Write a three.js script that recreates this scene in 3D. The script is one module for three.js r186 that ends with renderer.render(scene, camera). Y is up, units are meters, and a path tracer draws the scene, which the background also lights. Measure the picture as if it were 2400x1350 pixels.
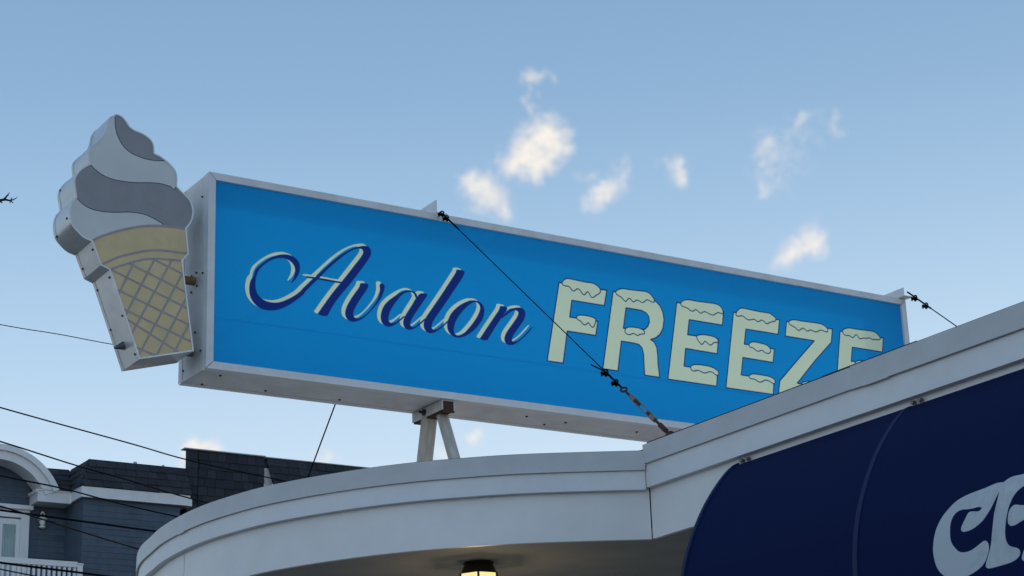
import * as THREE from 'three';
import { mergeGeometries, toCreasedNormals } from 'three/addons/utils/BufferGeometryUtils.js';
import { RoundedBoxGeometry } from 'three/addons/geometries/RoundedBoxGeometry.js';

// ---------------------------------------------------------------- camera, sky, sun, exposure
const scene = new THREE.Scene();
const camera = new THREE.PerspectiveCamera(16.86, 16 / 9, 0.1, 1500);
camera.position.set(0, 1.6, 0);
camera.rotation.set(0.3211, 0, -0.0368, 'YXZ');
const renderer = new THREE.WebGLRenderer({ antialias: true });
renderer.toneMapping = THREE.LinearToneMapping;
renderer.toneMappingExposure = 1.0;
renderer.shadowMap.enabled = true;

const SUN_DIR = new THREE.Vector3(0.40, 0.17, -0.90).normalize();
const sun = new THREE.DirectionalLight(new THREE.Color().setRGB(1.0, 0.80, 0.56), 4.8);
sun.position.copy(SUN_DIR).multiplyScalar(80);
sun.target.position.set(0, 4, -12);
sun.castShadow = true;
sun.shadow.radius = 2;
sun.shadow.mapSize.set(2048, 2048);
Object.assign(sun.shadow.camera, { left: -25, right: 25, top: 20, bottom: -20, near: 1, far: 160 });
scene.add(sun, sun.target);

// small seeded generator and value noise
function rng(seed) { let s = seed >>> 0; return () => { s = (s + 0x6d2b79f5) | 0; let t = Math.imul(s ^ (s >>> 15), 1 | s); t = (t + Math.imul(t ^ (t >>> 7), 61 | t)) ^ t; return ((t ^ (t >>> 14)) >>> 0) / 4294967296; }; }
function lattice(n, seed) { const r = rng(seed), a = new Float32Array(n * n); for (let i = 0; i < a.length; i++) a[i] = r(); return a; }
const LAT = lattice(256, 11);
function noise2(x, y, wrap = 256) {
  const xi = Math.floor(x), yi = Math.floor(y), fx = x - xi, fy = y - yi, u = fx * fx * (3 - 2 * fx), v = fy * fy * (3 - 2 * fy);
  const m = (k) => ((k % wrap) + wrap) % wrap, g = (i, j) => LAT[m(j) * 256 + m(i)];
  return (g(xi, yi) * (1 - u) + g(xi + 1, yi) * u) * (1 - v) + (g(xi, yi + 1) * (1 - u) + g(xi + 1, yi + 1) * u) * v;
}
function fbm(x, y, oct = 5) { let s = 0, a = 0.5, t = 0; for (let i = 0; i < oct; i++) { s += a * noise2(x, y); t += a; a *= 0.55; x = x * 2.03 + 17.3; y = y * 2.03 + 9.1; } return s / t; }
const sstep = (a, b, x) => { const t = Math.min(1, Math.max(0, (x - a) / (b - a))); return t * t * (3 - 2 * t); };

// sky: clear evening air, paler towards the horizon, with a few small torn clouds [azimuth, elevation, half width, half height (degrees), tilt, density]
const CLOUDS = [
  [8.6, 22.2, 0.75, 0.40, 38, 0.16], [9.0, 21.6, 0.55, 0.60, 0, 0.12], [10.0, 22.4, 0.60, 0.35, 20, 0.12], [8.15, 21.3, 0.30, 0.75, 5, 0.14],
  [0.15, 22.13, 0.45, 0.30, 27, 0.95], [0.77, 22.46, 0.50, 0.45, 2, 1.10], [1.20, 22.91, 0.40, 0.43, 2, 1.10], [1.53, 22.61, 0.35, 0.45, -18, 1.05],
  [1.02, 22.01, 0.40, 0.35, 2, 1.00], [1.90, 22.41, 0.14, 0.35, -10, 0.45], [0.84, 21.64, 0.28, 0.21, 2, 0.60], [0.80, 24.60, 0.21, 0.19, 2, 0.50],
  [1.10, 24.57, 0.33, 0.14, 2, 0.50], [1.57, 24.52, 0.10, 0.16, 2, 0.40], [0.75, 24.14, 0.11, 0.28, -8, 0.36], [0.84, 23.64, 0.10, 0.30, 12, 0.28],
  [1.02, 23.92, 0.23, 0.28, 2, 0.18], [-1.12, 21.54, 0.34, 0.29, 2, 0.75], [-0.76, 21.28, 0.40, 0.34, 2, 0.80], [-0.37, 20.99, 0.30, 0.34, 2, 0.75],
  [-0.10, 20.61, 0.16, 0.28, 17, 0.60], [-1.29, 21.80, 0.43, 0.15, 2, 0.20], [-0.98, 20.76, 0.50, 0.25, 2, 0.20], [3.10, 21.18, 0.40, 0.29, 32, 0.70],
  [2.79, 20.96, 0.33, 0.25, 22, 0.50], [3.70, 21.54, 0.14, 0.30, -8, 0.50], [2.53, 21.56, 0.35, 0.10, -6, 0.34], [3.55, 21.92, 0.23, 0.18, 2, 0.15],
  [2.57, 20.64, 0.33, 0.19, 2, 0.26], [5.20, 21.77, 0.33, 0.19, 2, 0.42], [5.40, 21.58, 0.20, 0.30, 2, 0.66], [5.46, 21.33, 0.13, 0.20, 2, 0.50],
  [8.24, 22.06, 0.28, 0.40, 2, 0.26], [8.34, 22.26, 0.13, 0.20, 2, 0.20], [9.33, 22.62, 0.14, 0.28, -33, 0.34], [9.72, 22.88, 0.18, 0.10, 2, 0.26],
  [10.40, 22.66, 0.11, 0.28, -13, 0.30], [10.46, 22.26, 0.14, 0.16, 2, 0.20], [7.93, 20.81, 0.15, 0.20, 2, 0.45], [8.24, 21.37, 0.63, 0.50, 2, 0.10],
  [8.77, 20.64, 0.13, 0.13, 2, 0.18], [8.46, 18.83, 0.30, 0.20, 32, 0.70], [8.89, 19.04, 0.43, 0.30, 32, 0.90], [9.37, 19.28, 0.35, 0.33, 12, 0.95],
  [9.58, 19.04, 0.16, 0.35, 2, 0.55], [-9.77, 13.92, 0.28, 0.20, 2, 0.95], [-9.39, 13.85, 0.35, 0.20, 2, 0.95], [-9.07, 13.77, 0.18, 0.13, 2, 0.50],
  [-10.04, 13.45, 0.15, 0.33, 2, 0.60], [-1.40, 13.99, 0.20, 0.18, 2, 0.80], [-1.17, 14.11, 0.13, 0.13, 2, 0.60], [-2.44, 13.70, 0.30, 0.25, 2, 0.40],
  [-2.18, 13.48, 0.18, 0.23, 2, 0.35], [-5.84, 13.52, 0.38, 0.23, 2, 0.40],
];
{ // more of the same clouds all round
  const r = rng(77);
  for (let i = 0; i < 60; i++) { const az = 22 + r() * 316, el = 12 + r() * 16; for (let k = 0; k < 2; k++) CLOUDS.push([az + r(), el + r() * 0.7, 0.35 + r() * 0.8, 0.25 + r() * 0.4, r() * 60 - 20, 0.4 + r() * 0.7]); }
}
{
  const W = 4096, H = 2048, data = new Float32Array(W * H * 4);
  // linear radiance by elevation (degrees)
  const KEYS = [[0, 0.76, 0.86, 0.94], [8, 0.70, 0.84, 0.96], [12, 0.575, 0.745, 0.92], [16, 0.455, 0.65, 0.865], [20, 0.352, 0.545, 0.775], [24, 0.272, 0.45, 0.68], [28, 0.23, 0.395, 0.61], [45, 0.17, 0.31, 0.50], [90, 0.16, 0.27, 0.43]];
  const sunAz = Math.atan2(SUN_DIR.x, -SUN_DIR.z);
  for (let j = 0; j < H; j++) {
    const el = ((j + 0.5) / H - 0.5) * 180;                 // first row lies at the bottom
    const e = Math.max(0, el); let k = 0; while (k < KEYS.length - 2 && e > KEYS[k + 1][0]) k++;
    const t = Math.min(1, (e - KEYS[k][0]) / (KEYS[k + 1][0] - KEYS[k][0])), c = [1, 2, 3].map((q) => KEYS[k][q] * (1 - t) + KEYS[k + 1][q] * t);
    const near = Math.exp(-Math.pow(e / 19, 2));
    for (let i = 0; i < W; i++) {
      const az = ((i + 0.5) / W) * 2 * Math.PI - Math.PI + Math.PI / 2;  // azimuth from -z towards +x
      const glow = near * (0.35 * 0.5 * (1 + Math.cos(az - sunAz)) + 0.65 * Math.exp((Math.cos(az - sunAz) - 1) * 7)), far = 0.5 * (1 - Math.cos(az - sunAz)) * sstep(75, 25, e) * sstep(0.2, 1, 0.5 * (1 - Math.cos(az - sunAz))), q = (j * W + i) * 4;
      data[q] = c[0] * (0.96 + 0.42 * glow + 0.34 * far); data[q + 1] = c[1] * (0.97 + 0.24 * glow + 0.26 * far); data[q + 2] = c[2] * (0.98 + 0.09 * glow + 0.22 * far); data[q + 3] = 1;
    }
  }
  const thick = new Map();                                   // summed puffs, eaten away by noise
  for (const [az, el, ra, rb, rot, den] of CLOUDS) {
    const R = Math.max(ra, rb) * 3, cr = Math.cos(rot * Math.PI / 180), sr = Math.sin(rot * Math.PI / 180), ce = Math.cos(el * Math.PI / 180);
    const j0 = Math.floor(((el - R) / 180 + 0.5) * H), j1 = Math.ceil(((el + R) / 180 + 0.5) * H), ic = ((az + 180 - 90) / 360) * W, di = Math.ceil((R / ce / 360) * W);
    for (let j = j0; j <= j1; j++) for (let ii = Math.floor(ic - di); ii <= ic + di; ii++) {
      const gy = ((j + 0.5) / H - 0.5) * 180, gx = ((ii + 0.5) / W * 360 - 90) * ce;
      const wx = (fbm(gx * 3.1, gy * 3.1 + 40, 4) - 0.5) * 0.34 + (fbm(gx * 9 + 5, gy * 9 + 12, 3) - 0.5) * 0.14, wy = (fbm(gx * 3.1 + 70, gy * 3.1, 4) - 0.5) * 0.34 + (fbm(gx * 9 + 50, gy * 9 + 2, 3) - 0.5) * 0.14;
      const y = gy - el + wy, x = ((ii + 0.5 - ic) / W) * 360 * ce + wx, u = (x * cr + y * sr) / (ra * 1.03), v = (-x * sr + y * cr) / (rb * 1.03), d = den * Math.exp(-1.0 * (u * u + v * v));
      if (d < 0.01) continue;
      const q = j * W + ((ii % W) + W) % W; thick.set(q, (thick.get(q) ?? 0) + d);
    }
  }
  for (const [q, d] of thick) {
    const j = Math.floor(q / W), i = q % W, gy = ((j + 0.5) / H - 0.5) * 180, gx = ((i + 0.5) / W) * 360 * 0.93, f = 0.62 * fbm(gx * 4.6, gy * 4.6 + 5, 4) + 0.38 * fbm(gx * 10, gy * 10 + 25, 2);
    const t = Math.max(0, d * (0.30 + 1.35 * f) - 0.02 - Math.max(0, 0.60 - f) * 0.55 * sstep(2.2, 0.1, d)), a = 1 - Math.exp(-1.35 * t), m = fbm(gx * 5 + 31, gy * 5 + 8, 4), lit = Math.max(0, Math.min(1, 0.42 + 0.34 * t + (m - 0.5) * 1.5));
    const cl = [0.66 + 0.38 * lit, 0.68 + 0.28 * lit, 0.76 + 0.08 * lit];
    for (let c = 0; c < 3; c++) data[q * 4 + c] = data[q * 4 + c] * (1 - a) + cl[c] * a;
  }
  const sky = new THREE.DataTexture(data, W, H, THREE.RGBAFormat, THREE.FloatType);
  sky.mapping = THREE.EquirectangularReflectionMapping; sky.magFilter = THREE.LinearFilter; sky.minFilter = THREE.LinearFilter; sky.needsUpdate = true;
  sky.name = 'sky';
  scene.background = sky; scene.environment = sky;
}

// ---------------------------------------------------------------- helpers
const used = new Map();
function numbered(n) { const k = used.get(n) ?? 0; used.set(n, k + 1); return k ? n + '_' + String(k).padStart(3, '0') : n; }
function thing(name, label, category, [x, y, z] = [0, 0, 0], turn = 0, group) {
  const o = new THREE.Group(); o.name = numbered(name); o.position.set(x, y, z); o.rotation.y = turn; scene.add(o);
  o.userData = { label, category }; if (group) o.userData.group = group;
  return o;
}
const partCount = new WeakMap();
function part(name, geo, material, parent) {
  const m = new THREE.Mesh(Array.isArray(geo) ? merge(geo) : geo, material);
  const c = partCount.get(parent) ?? {}; partCount.set(parent, c);
  m.name = c[name] ? name + '_' + String(c[name]).padStart(3, '0') : name; c[name] = (c[name] ?? 0) + 1;
  m.castShadow = m.receiveShadow = true; parent.add(m);
  return m;
}
function merge(list) {
  return mergeGeometries(list.map((g) => { const n = g.index ? g.toNonIndexed() : g.clone(); for (const k of Object.keys(n.attributes)) if (!['position', 'normal', 'uv'].includes(k)) n.deleteAttribute(k); return n; }));
}
// uv in metres from the side that each face looks to
function boxUV(geo) {
  const g = geo.index ? geo.toNonIndexed() : geo, p = g.attributes.position, uv = new Float32Array(p.count * 2), a = new THREE.Vector3(), b = new THREE.Vector3(), c = new THREE.Vector3(), n = new THREE.Vector3();
  for (let i = 0; i < p.count; i += 3) {
    a.fromBufferAttribute(p, i); b.fromBufferAttribute(p, i + 1); c.fromBufferAttribute(p, i + 2);
    n.copy(b).sub(a).cross(c.clone().sub(a)); const x = Math.abs(n.x), y = Math.abs(n.y), z = Math.abs(n.z);
    [a, b, c].forEach((q, k) => { const [u, v] = z >= x && z >= y ? [q.x, q.y] : x >= y ? [q.z, q.y] : [q.x, q.z]; uv[(i + k) * 2] = u; uv[(i + k) * 2 + 1] = v; });
  }
  g.setAttribute('uv', new THREE.BufferAttribute(uv, 2));
  return g;
}
const box = (x0, x1, y0, y1, z0, z1) => boxUV(new THREE.BoxGeometry(Math.abs(x1 - x0), Math.abs(y1 - y0), Math.abs(z1 - z0)).translate((x0 + x1) / 2, (y0 + y1) / 2, (z0 + z1) / 2));
const rbox = (x0, x1, y0, y1, z0, z1, r = 0.004) => boxUV(new RoundedBoxGeometry(Math.abs(x1 - x0), Math.abs(y1 - y0), Math.abs(z1 - z0), 1, r).translate((x0 + x1) / 2, (y0 + y1) / 2, (z0 + z1) / 2));
const V3 = (a) => new THREE.Vector3(...a);
function rod(a, b, r, n = 8) {
  const A = V3(a), B = V3(b), d = B.clone().sub(A), g = new THREE.CylinderGeometry(r, r, d.length(), n);
  g.applyQuaternion(new THREE.Quaternion().setFromUnitVectors(new THREE.Vector3(0, 1, 0), d.clone().normalize())); g.translate((A.x + B.x) / 2, (A.y + B.y) / 2, (A.z + B.z) / 2);
  return g;
}
const tube = (pts, r, n = 6, seg = 24) => new THREE.TubeGeometry(new THREE.CatmullRomCurve3(pts.map(V3)), seg, r, n);
function turned(geo, dir, at, up = [0, 1, 0]) { const q = new THREE.Quaternion().setFromUnitVectors(V3(up), V3(dir).normalize()); return geo.applyQuaternion(q).translate(...at); }
const pairs = (a, k = 0.001) => { const o = []; for (let i = 0; i < a.length; i += 2) o.push([a[i] * k, a[i + 1] * k]); return o; };
function smooth(p, n = 4, closed = false) {
  return new THREE.CatmullRomCurve3(p.map(([x, y]) => new THREE.Vector3(x, y, 0)), closed, 'centripetal').getPoints((p.length - 1) * n).map((v) => [v.x, v.y]);
}
function shapeOf(p, holes = []) { const s = new THREE.Shape(p.map(([x, y]) => new THREE.Vector2(x, y))); for (const h of holes) s.holes.push(new THREE.Path(h.map(([x, y]) => new THREE.Vector2(x, y)))); return s; }
function slab(p, z0, z1, holes) { return boxUV(new THREE.ExtrudeGeometry(shapeOf(p, holes), { depth: z1 - z0, bevelEnabled: false }).translate(0, 0, z0)); }
// flat plan shape [x, z] raised from y0 to y1
function plan(p, y0, y1) { return boxUV(new THREE.ExtrudeGeometry(shapeOf(p.map(([x, z]) => [x, -z])), { depth: y1 - y0, bevelEnabled: false }).rotateX(-Math.PI / 2).translate(0, y0, 0)); }
// a closed profile [offset, height] carried along a 2D path; put(x, y, height) gives the point
function sweep(path, profile, closed, put, crease = 0.6, outward = 1) {
  const n = path.length, pos = [], uv = [], len = [0];
  for (let i = 1; i <= n; i++) { const a = path[i - 1], b = path[i % n]; len.push(len[i - 1] + Math.hypot(b[0] - a[0], b[1] - a[1])); }
  const dir = (i) => { const a = path[(i + n) % n], b = path[(i + 1 + n) % n], l = Math.hypot(b[0] - a[0], b[1] - a[1]); return [(b[0] - a[0]) / l, (b[1] - a[1]) / l]; };
  const ring = (i) => {
    let d0 = closed || i > 0 ? dir(i - 1) : dir(i), d1 = closed || i < n - 1 ? dir(i % n) : dir(i - 1);
    const n0 = [-d0[1], d0[0]], n1 = [-d1[1], d1[0]]; let m = [n0[0] + n1[0], n0[1] + n1[1]]; const l = Math.hypot(...m); m = [m[0] / l, m[1] / l];
    const k = Math.min(2, 1 / Math.max(0.3, m[0] * n0[0] + m[1] * n0[1])), p = path[i % n];
    return profile.map(([o, h]) => put(p[0] + m[0] * o * k * outward, p[1] + m[1] * o * k * outward, h));
  };
  const pl = [0]; for (let j = 1; j <= profile.length; j++) { const a = profile[j - 1], b = profile[j % profile.length]; pl.push(pl[j - 1] + Math.hypot(a[0] - b[0], a[1] - b[1])); }
  const last = closed ? n : n - 1, tri = (a, b, c, ua, ub, uc) => { pos.push(...a, ...b, ...c); uv.push(...ua, ...ub, ...uc); };
  for (let i = 0; i < last; i++) {
    const A = ring(i), B = ring(i + 1), m = profile.length;
    for (let j = 0; j < m; j++) { const k = (j + 1) % m, q = [[len[i], pl[j]], [len[i + 1], pl[j]], [len[i + 1], pl[j + 1]], [len[i], pl[j + 1]]]; tri(A[j], B[j], B[k], q[0], q[1], q[2]); tri(A[j], B[k], A[k], q[0], q[2], q[3]); }
  }
  if (!closed) for (const [i, f] of [[0, 1], [n - 1, -1]]) {
    const A = ring(i), t = THREE.ShapeUtils.triangulateShape(profile.map(([x, y]) => new THREE.Vector2(x, y)), []);
    for (const [a, b, c] of t) tri(A[a], f > 0 ? A[b] : A[c], f > 0 ? A[c] : A[b], profile[a], profile[f > 0 ? b : c], profile[f > 0 ? c : b]);
  }
  const g = new THREE.BufferGeometry();
  g.setAttribute('position', new THREE.Float32BufferAttribute(pos, 3)); g.setAttribute('uv', new THREE.Float32BufferAttribute(uv, 2)); g.computeVertexNormals();
  return toCreasedNormals(g, crease);
}
// flat ribbon polygon of even width along a polyline
function ribbon(p, w) {
  const L = [], R = [];
  p.forEach((q, i) => { const a = p[Math.max(0, i - 1)], b = p[Math.min(p.length - 1, i + 1)], l = Math.hypot(b[0] - a[0], b[1] - a[1]) || 1, nx = -(b[1] - a[1]) / l * w / 2, ny = (b[0] - a[0]) / l * w / 2; L.push([q[0] + nx, q[1] + ny]); R.push([q[0] - nx, q[1] - ny]); });
  return L.concat(R.reverse());
}

// ---------------------------------------------------------------- materials
function grainTex(rgb, amp, scale, seed, stretch = 1, size = 512) {      // a square metre (or 1/repeat of it) of uneven paint, cloth or roofing
  const d = new Uint8Array(size * size * 4), P = Math.round(scale);
  for (let y = 0; y < size; y++) for (let x = 0; x < size; x++) {
    const u = x / size, v = y / size; let s = 0, a = 0.5, f = P;
    for (let o = 0; o < 5 && f < 256; o++) { s += a * (noise2(u * f * stretch + seed * 7.3, v * f + seed * 3.1, 256) - 0.5); a *= 0.62; f *= 2; }
    const speck = (LAT[((x * 7 + y * 131 + seed * 977) % 65536)] - 0.5) * 0.25, k = 1 + amp * (s * 1.6 + speck), q = (y * size + x) * 4;
    for (let c = 0; c < 3; c++) { const lin = Math.max(0, Math.min(1, rgb[c] * k)); d[q + c] = Math.round(255 * (lin <= 0.0031308 ? lin * 12.92 : 1.055 * Math.pow(lin, 1 / 2.4) - 0.055)); }
    d[q + 3] = 255;
  }
  const t = new THREE.DataTexture(d, size, size); t.colorSpace = THREE.SRGBColorSpace; t.wrapS = t.wrapT = THREE.MirroredRepeatWrapping; t.magFilter = t.minFilter = THREE.LinearFilter; t.needsUpdate = true;
  return t;
}
function bumpTex(scale, seed, stretch = 1, size = 256) {
  const d = new Uint8Array(size * size * 4);
  for (let y = 0; y < size; y++) for (let x = 0; x < size; x++) { const k = Math.round(255 * fbm(x / size * scale * stretch + seed, y / size * scale + seed, 4)), q = (y * size + x) * 4; d[q] = d[q + 1] = d[q + 2] = k; d[q + 3] = 255; }
  const t = new THREE.DataTexture(d, size, size); t.wrapS = t.wrapT = THREE.MirroredRepeatWrapping; t.magFilter = t.minFilter = THREE.LinearFilter; t.needsUpdate = true;
  return t;
}
const mat = (o) => new THREE.MeshStandardMaterial(o), rgb = (r, g, b) => new THREE.Color().setRGB(r, g, b);
const grain = (c, amp, scale, seed, rough, extra = {}, stretch = 1) => mat({ map: grainTex(c, amp, scale, seed, stretch), roughness: rough, ...extra });
const WAVY = bumpTex(5, 3), FINE = bumpTex(60, 9);
const M = {
  fascia: grain([0.74, 0.75, 0.76], 0.10, 5, 1, 0.5, { bumpMap: WAVY, bumpScale: 0.0015 }),
  panel: grain([0.78, 0.78, 0.77], 0.10, 4, 2, 0.5, { bumpMap: WAVY, bumpScale: 0.0012 }),
  coping: grain([0.53, 0.54, 0.55], 0.12, 6, 3, 0.45, { bumpMap: WAVY, bumpScale: 0.002 }),
  membrane: mat({ color: rgb(0.03, 0.032, 0.036), roughness: 0.85 }),
  roof: grain([0.42, 0.41, 0.39], 0.3, 8, 4, 0.9),
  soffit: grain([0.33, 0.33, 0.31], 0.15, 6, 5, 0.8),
  stucco: grain([0.55, 0.53, 0.48], 0.2, 20, 6, 0.9),
  asphalt: grain([0.055, 0.055, 0.057], 0.5, 40, 7, 0.95),
  concrete: grain([0.26, 0.25, 0.24], 0.3, 12, 8, 0.95),
  rail: grain([0.66, 0.67, 0.68], 0.16, 9, 9, 0.45, { bumpMap: WAVY, bumpScale: 0.001 }),
  skin: grain([0.64, 0.64, 0.63], 0.22, 7, 10, 0.5, { bumpMap: WAVY, bumpScale: 0.002 }),
  bracket: grain([0.55, 0.54, 0.51], 0.3, 16, 11, 0.6),
  post: grain([0.46, 0.43, 0.39], 0.45, 6, 12, 0.75, {}, 6),
  rust: grain([0.06, 0.031, 0.021], 0.9, 24, 13, 0.9),
  rustPin: grain([0.26, 0.15, 0.07], 0.7, 22, 14, 0.8),
  bronze: mat({ color: rgb(0.055, 0.042, 0.028), roughness: 0.5, metalness: 0.3 }),
  dark: mat({ color: rgb(0.018, 0.018, 0.02), roughness: 0.6 }),
  steel: mat({ color: rgb(0.11, 0.105, 0.11), roughness: 0.55, metalness: 0.5 }),
  galv: grain([0.19, 0.18, 0.17], 0.6, 30, 15, 0.5, { metalness: 0.3 }),
  cable: new THREE.MeshPhysicalMaterial({ color: rgb(0.006, 0.008, 0.012), roughness: 1, specularIntensity: 0.1 }),
  vanilla: grain([0.62, 0.63, 0.62], 0.10, 6, 16, 0.5),
  chocolate: grain([0.275, 0.272, 0.288], 0.14, 8, 17, 0.5),
  biscuit: grain([0.64, 0.49, 0.26], 0.18, 7, 18, 0.5),
  line: grain([0.36, 0.31, 0.30], 0.2, 20, 19, 0.6),
  edge: mat({ color: rgb(0.075, 0.08, 0.09), roughness: 0.6 }),
  coneSkin: grain([0.62, 0.63, 0.63], 0.2, 8, 20, 0.32, { metalness: 0.35, bumpMap: WAVY, bumpScale: 0.0015 }),
  white: grain([0.72, 0.73, 0.74], 0.1, 4, 21, 0.55),
  glass: new THREE.MeshPhysicalMaterial({ color: rgb(0.85, 0.93, 0.95), roughness: 0.06, transmission: 1, thickness: 0 }),
};

// ---------------------------------------------------------------- ground
{
  const g = new THREE.Mesh(boxUV(new THREE.PlaneGeometry(900, 900).rotateX(-Math.PI / 2)), M.asphalt); g.name = 'ground'; g.userData.kind = 'structure'; g.receiveShadow = true; scene.add(g);
  const walk = new THREE.Mesh(plan([[-9, -4.2], [1, -4.2], [3.2, -2.2], [9, -2.2], [9, -26], [-9, -26]], 0.004, 0.13), M.concrete); walk.name = 'pavement'; walk.userData.kind = 'structure'; walk.receiveShadow = walk.castShadow = true; scene.add(walk);
}

// ---------------------------------------------------------------- snack stand with its curved canopy
// plan of the canopy edge [x, z]: a sweep round from the back left, a corner, then a straight front
const CURVE = smooth([[-1.2, -15.6], [-1.95, -14.5], [-2.3, -13.3], [-2.40, -12.5], [-2.375, -11.98], [-2.312, -11.62], [-2.245, -11.3], [-2.17, -11.05], [-2.08, -10.83], [-1.985, -10.6], [-1.87, -10.38], [-1.745, -10.175], [-1.615, -10.0], [-1.45, -9.82], [-1.295, -9.675], [-1.08, -9.525], [-0.92, -9.435], [-0.735, -9.345], [-0.5, -9.262], [-0.318, -9.222], [-0.033, -9.18], [0.28, -9.18], [0.6095, -9.195]], 3);
const CORNER = [0.612, -9.196], TX = 0.546, TZ = 0.838, along = (s, o = 0) => [CORNER[0] + TX * s - TZ * o, CORNER[1] + TZ * s + TX * o];
const STRAIGHT = [along(0.0015), along(1.5), along(3), along(4.6)];
const stand = thing('snack_stand', 'low white snack stand with a curved flat canopy in front', 'building', [0, 0, -12]);
{
  const put = (x, z, h) => [x, h, z + 12], full = CURVE.concat(STRAIGHT);
  const inner = (o) => { const n = full.length; return full.map((p, i) => { const a = full[Math.max(0, i - 1)], b = full[Math.min(n - 1, i + 1)], l = Math.hypot(b[0] - a[0], b[1] - a[1]); return [p[0] - (b[1] - a[1]) / l * o, p[1] + (b[0] - a[0]) / l * o]; }); };
  const back = [[6.4, -9.5], [6.4, -19], [-0.6, -19]], moved = (p) => p.map(([x, z]) => [x, z + 12]);
  part('roof', plan(moved(inner(-0.12).concat(back)), 3.66, 3.76), M.roof, stand);
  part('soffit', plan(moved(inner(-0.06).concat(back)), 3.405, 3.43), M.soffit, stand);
  part('wall', plan(moved([[-0.7, -12.6], [0.5, -11.4], [1.9, -11.4], [4.6, -7.6], [6.3, -9.4], [6.3, -18.9], [-0.6, -18.9]]), 0.13, 3.405), M.stucco, stand);
  const strip = (name, path, prof, m) => part(name, sweep(path, prof, false, put, 0.5), m, stand);
  // curved run
  strip('roof_coping', CURVE, [[0.014, 3.705], [0.012, 3.80], [-0.02, 3.806], [-0.16, 3.80], [-0.16, 3.76], [0.0, 3.78], [0.004, 3.705]], M.coping);
  strip('fascia_band', CURVE, [[0, 3.612], [0, 3.735], [-0.05, 3.735], [-0.05, 3.612]], M.fascia);
  // lower panels, with a joint near the left turn
  const cut = CURVE.findIndex(([x, z]) => z > -11 && x > -1.86);
  const left = CURVE.slice(0, cut), right = CURVE.slice(cut), lastL = left[left.length - 1], r0 = right[0], mix = (a, b, t) => [a[0] + (b[0] - a[0]) * t, a[1] + (b[1] - a[1]) * t];
  const prof = [[-0.035, 3.376], [-0.035, 3.63], [-0.06, 3.63], [-0.06, 3.376]];
  strip('fascia_panel', left.concat([mix(lastL, r0, 0.50)]), prof, M.panel);
  strip('fascia_panel', [mix(lastL, r0, 0.56)].concat(right, [[CORNER[0] + 0.0115, CORNER[1] + 0.002]]), prof, M.panel);
  strip('joint_trim', [mix(lastL, r0, 0.42), mix(lastL, r0, 0.66)], [[-0.0335, 3.376], [-0.0315, 3.612], [-0.034, 3.612], [-0.0345, 3.376]], M.fascia);
  // straight run, its coping a little higher
  const S1 = STRAIGHT;
  strip('roof_coping', [along(0.003), along(1.56)], [[0.014, 3.735], [0.012, 3.83], [-0.02, 3.836], [-0.16, 3.83], [-0.16, 3.76], [0.0, 3.80], [0.004, 3.735]], M.coping);
  strip('roof_coping', [along(1.5), along(4.6)], [[0.017, 3.732], [0.015, 3.832], [-0.02, 3.838], [-0.16, 3.832], [-0.16, 3.76], [0.0, 3.80], [0.006, 3.732]], M.coping);
  strip('fascia_band', S1, [[0, 3.621], [0, 3.765], [-0.05, 3.765], [-0.05, 3.621]], M.fascia);
  strip('fascia_panel', [along(-0.0175), ...S1.slice(1)], [[-0.035, 3.378], [-0.035, 3.635], [-0.06, 3.635], [-0.06, 3.378]], M.panel);
  strip('roof_edging', [along(0.015), along(4.6)], [[-0.006, 3.833], [-0.008, 3.843], [-0.13, 3.846], [-0.13, 3.834]], M.membrane);
  strip('roof_edging', [along(1.30), along(1.45), along(1.65), along(1.88)], [[-0.002, 3.838], [-0.004, 3.8445], [-0.10, 3.850], [-0.10, 3.842]], M.membrane);
  strip('coping_lap', [along(1.57), along(1.72)], [[0.0195, 3.7285], [0.0195, 3.7335], [0.002, 3.7335], [0.002, 3.7285]], M.coping);
  { const i = CURVE.findIndex(([x, z]) => z > -11 && x > -1.80); strip('coping_lap', CURVE.slice(i - 1, i + 1), [[0.0165, 3.700], [0.0170, 3.7047], [0.002, 3.7047], [0.002, 3.700]], M.coping); }
  strip('roof_edging', CURVE.slice(30), [[-0.012, 3.803], [-0.014, 3.808], [-0.13, 3.811], [-0.13, 3.803]], M.membrane);
  part('corner_flashing', slab([[-0.085, 3.803], [0.02, 3.803], [0.035, 3.845], [0.02, 3.84], [-0.01, 3.815]], -0.10, -0.03).translate(CORNER[0], 0, CORNER[1] + 12), M.membrane, stand);
}

// ---------------------------------------------------------------- lightbox sign
const YAW = 0.5712, SIGN_AT = [-1.7842, 4.7655, -10.7728], SL = 5.5945, SH = 1.22, SD = 0.4054, SW = 0.0451;
const CY = Math.cos(YAW), SY = Math.sin(YAW);
const signPoint = (s, v, d) => [SIGN_AT[0] + CY * s - SY * d, SIGN_AT[1] + v, SIGN_AT[2] - SY * s - CY * d];

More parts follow.
